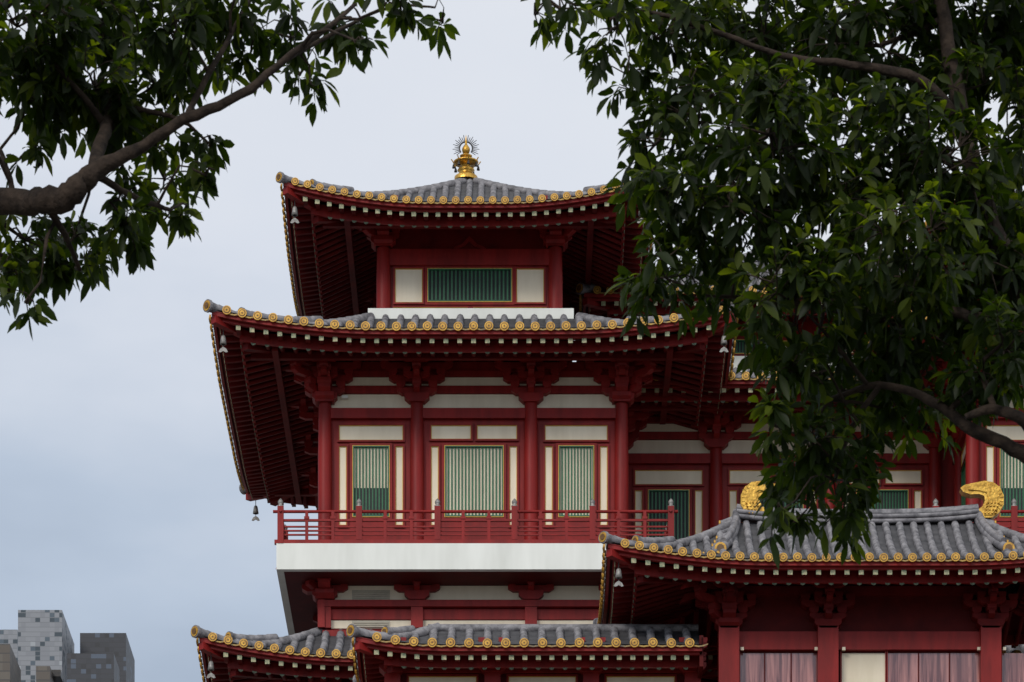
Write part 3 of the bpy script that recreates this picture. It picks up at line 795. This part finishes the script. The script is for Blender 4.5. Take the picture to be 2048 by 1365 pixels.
L_CL=[(60,40,110,75,1.5),(200,50,120,80,1.5),(330,60,100,80,1.3),(450,50,90,60,1.2),(570,45,70,50,1.1),(670,55,60,40,1.0),(725,88,26,20,.6),(800,12,80,30,.9),(885,38,22,18,.5),
 (60,160,110,80,1.5),(190,180,100,80,1.4),(310,170,90,70,1.1),(420,130,60,50,.8),(500,150,36,26,.5),(600,150,42,38,.8),(640,185,22,20,.6),
 (330,280,80,46,.9),(420,290,28,26,.7),(240,260,60,40,.9),(100,240,80,40,.6),
 (330,360,70,40,1.0),(410,350,36,26,.7),(250,390,50,28,.7),(80,330,60,24,.35),(345,440,62,34,1.2),(250,460,70,40,1.2),(150,470,80,45,1.3),(50,480,80,50,1.3),(20,550,50,40,1.0),(110,550,60,36,1.0),(190,535,40,34,.8),(50,605,30,26,.6),(0,450,30,30,.8),
 (-80,80,120,120,.8),(-100,300,90,90,.6),(-100,520,100,90,.7),(150,-90,200,70,.9),(450,-80,180,60,.8),(-250,-50,180,150,.6),(700,-60,120,40,.5)]
tree('broadleaf_tree',26.5,L_LIMBS,L_CL,.136)

# ================================================================= GROUND
def flat(name,x0,x1,y0,y1,z,mat):
    b=Bld(False); b.add([(x0,y0,z),(x1,y0,z),(x1,y1,z),(x0,y1,z)],[(0,1,2,3)],mat); return b.make(name)
flat('ground',-3000,3000,-3000,3000,0,'paving')
b=Bld(False); b.box(-400,400,-75,-64,-.2,.004,'asphalt'); b.make('road')
b=Bld(False); b.box(-400,400,-64,-63.7,-.2,.14,'white_concrete'); b.box(-400,400,-75.3,-75,-.2,.14,'white_concrete'); b.make('kerb')

# ================================================================= LIGHT + WORLD
SUN_EL=math.radians(31); SUN_AZ=math.radians(208)
sdir=Vector((math.sin(SUN_AZ)*math.cos(SUN_EL),math.cos(SUN_AZ)*math.cos(SUN_EL),math.sin(SUN_EL)))
sl=bpy.data.lights.new('sun','SUN'); sl.energy=1.5; sl.angle=math.radians(16); sl.color=(1,.95,.88)
so=bpy.data.objects.new('sun',sl); bpy.context.scene.collection.objects.link(so)
so.rotation_euler=sdir.to_track_quat('Z','Y').to_euler()
w=bpy.data.worlds.new('World'); bpy.context.scene.world=w; w.use_nodes=True
N=w.node_tree.nodes; Lk=w.node_tree.links
for n in list(N): N.remove(n)
out=N.new('ShaderNodeOutputWorld'); bg1=N.new('ShaderNodeBackground'); bg2=N.new('ShaderNodeBackground'); mx=N.new('ShaderNodeMixShader')
sky=N.new('ShaderNodeTexSky'); sky.sky_type='NISHITA'; sky.sun_disc=False; sky.sun_elevation=SUN_EL; sky.sun_rotation=SUN_AZ
bg1.inputs['Strength'].default_value=.10; Lk.new(sky.outputs[0],bg1.inputs['Color'])
tc=N.new('ShaderNodeTexCoord'); sp=N.new('ShaderNodeSeparateXYZ'); Lk.new(tc.outputs['Generated'],sp.inputs[0])
nz=N.new('ShaderNodeTexNoise'); nz.inputs['Scale'].default_value=7; nz.inputs['Detail'].default_value=5; nz.inputs['Roughness'].default_value=.5
mp=N.new('ShaderNodeMapping'); mp.inputs['Scale'].default_value=(1,1,2.2); Lk.new(tc.outputs['Generated'],mp.inputs[0]); Lk.new(mp.outputs[0],nz.inputs['Vector'])
def mth(op,a,b_,c_=None):
    m=N.new('ShaderNodeMath'); m.operation=op
    for i,q in enumerate((a,b_)):
        if isinstance(q,(int,float)): m.inputs[i].default_value=q
        else: Lk.new(q,m.inputs[i])
    return m.outputs[0]
t=mth('ADD',sp.outputs['Z'],mth('MULTIPLY',mth('SUBTRACT',nz.outputs['Fac'],.5),.18))
t=mth('ADD',t,mth('MULTIPLY',sp.outputs['X'],.22))
rp=N.new('ShaderNodeValToRGB'); e=rp.color_ramp.elements
e[0].position=0; e[0].color=(.32,.36,.42,1); e[1].position=1; e[1].color=(.86,.88,.90,1)
for ps,c in ((.24,(.33,.40,.51)),(.31,(.52,.60,.72)),(.37,(.76,.80,.88)),(.45,(.87,.89,.93))):
    k=e.new(ps); k.color=(*c,1)
Lk.new(t,rp.inputs['Fac']); Lk.new(rp.outputs['Color'],bg2.inputs['Color'])
# cloud is brighter on the sun's side of the sky (behind the photographer)
st=mth('ADD',1.0,mth('MULTIPLY',mth('MAXIMUM',mth('MULTIPLY',sp.outputs['Y'],-1.0),0.0),.95))
Lk.new(st,bg2.inputs['Strength'])
mx.inputs['Fac'].default_value=.88
Lk.new(bg1.outputs[0],mx.inputs[1]); Lk.new(bg2.outputs[0],mx.inputs[2]); Lk.new(mx.outputs[0],out.inputs['Surface'])

# ================================================================= CAMERA
cam=bpy.data.cameras.new('camera'); co=bpy.data.objects.new('camera',cam); bpy.context.scene.collection.objects.link(co)
co.location=(0,-120,EYE); co.rotation_euler=(math.radians(90),0,0)
cam.sensor_width=36; cam.lens=FPX/2048*36; cam.shift_y=(3700-682.5)/2048; cam.clip_end=8000; cam.clip_start=.5
cam.dof.use_dof=True; cam.dof.focus_distance=120.0; cam.dof.aperture_fstop=16
sc=bpy.context.scene; sc.camera=co
sc.view_settings.view_transform='Standard'; sc.view_settings.look='None'; sc.view_settings.exposure=0
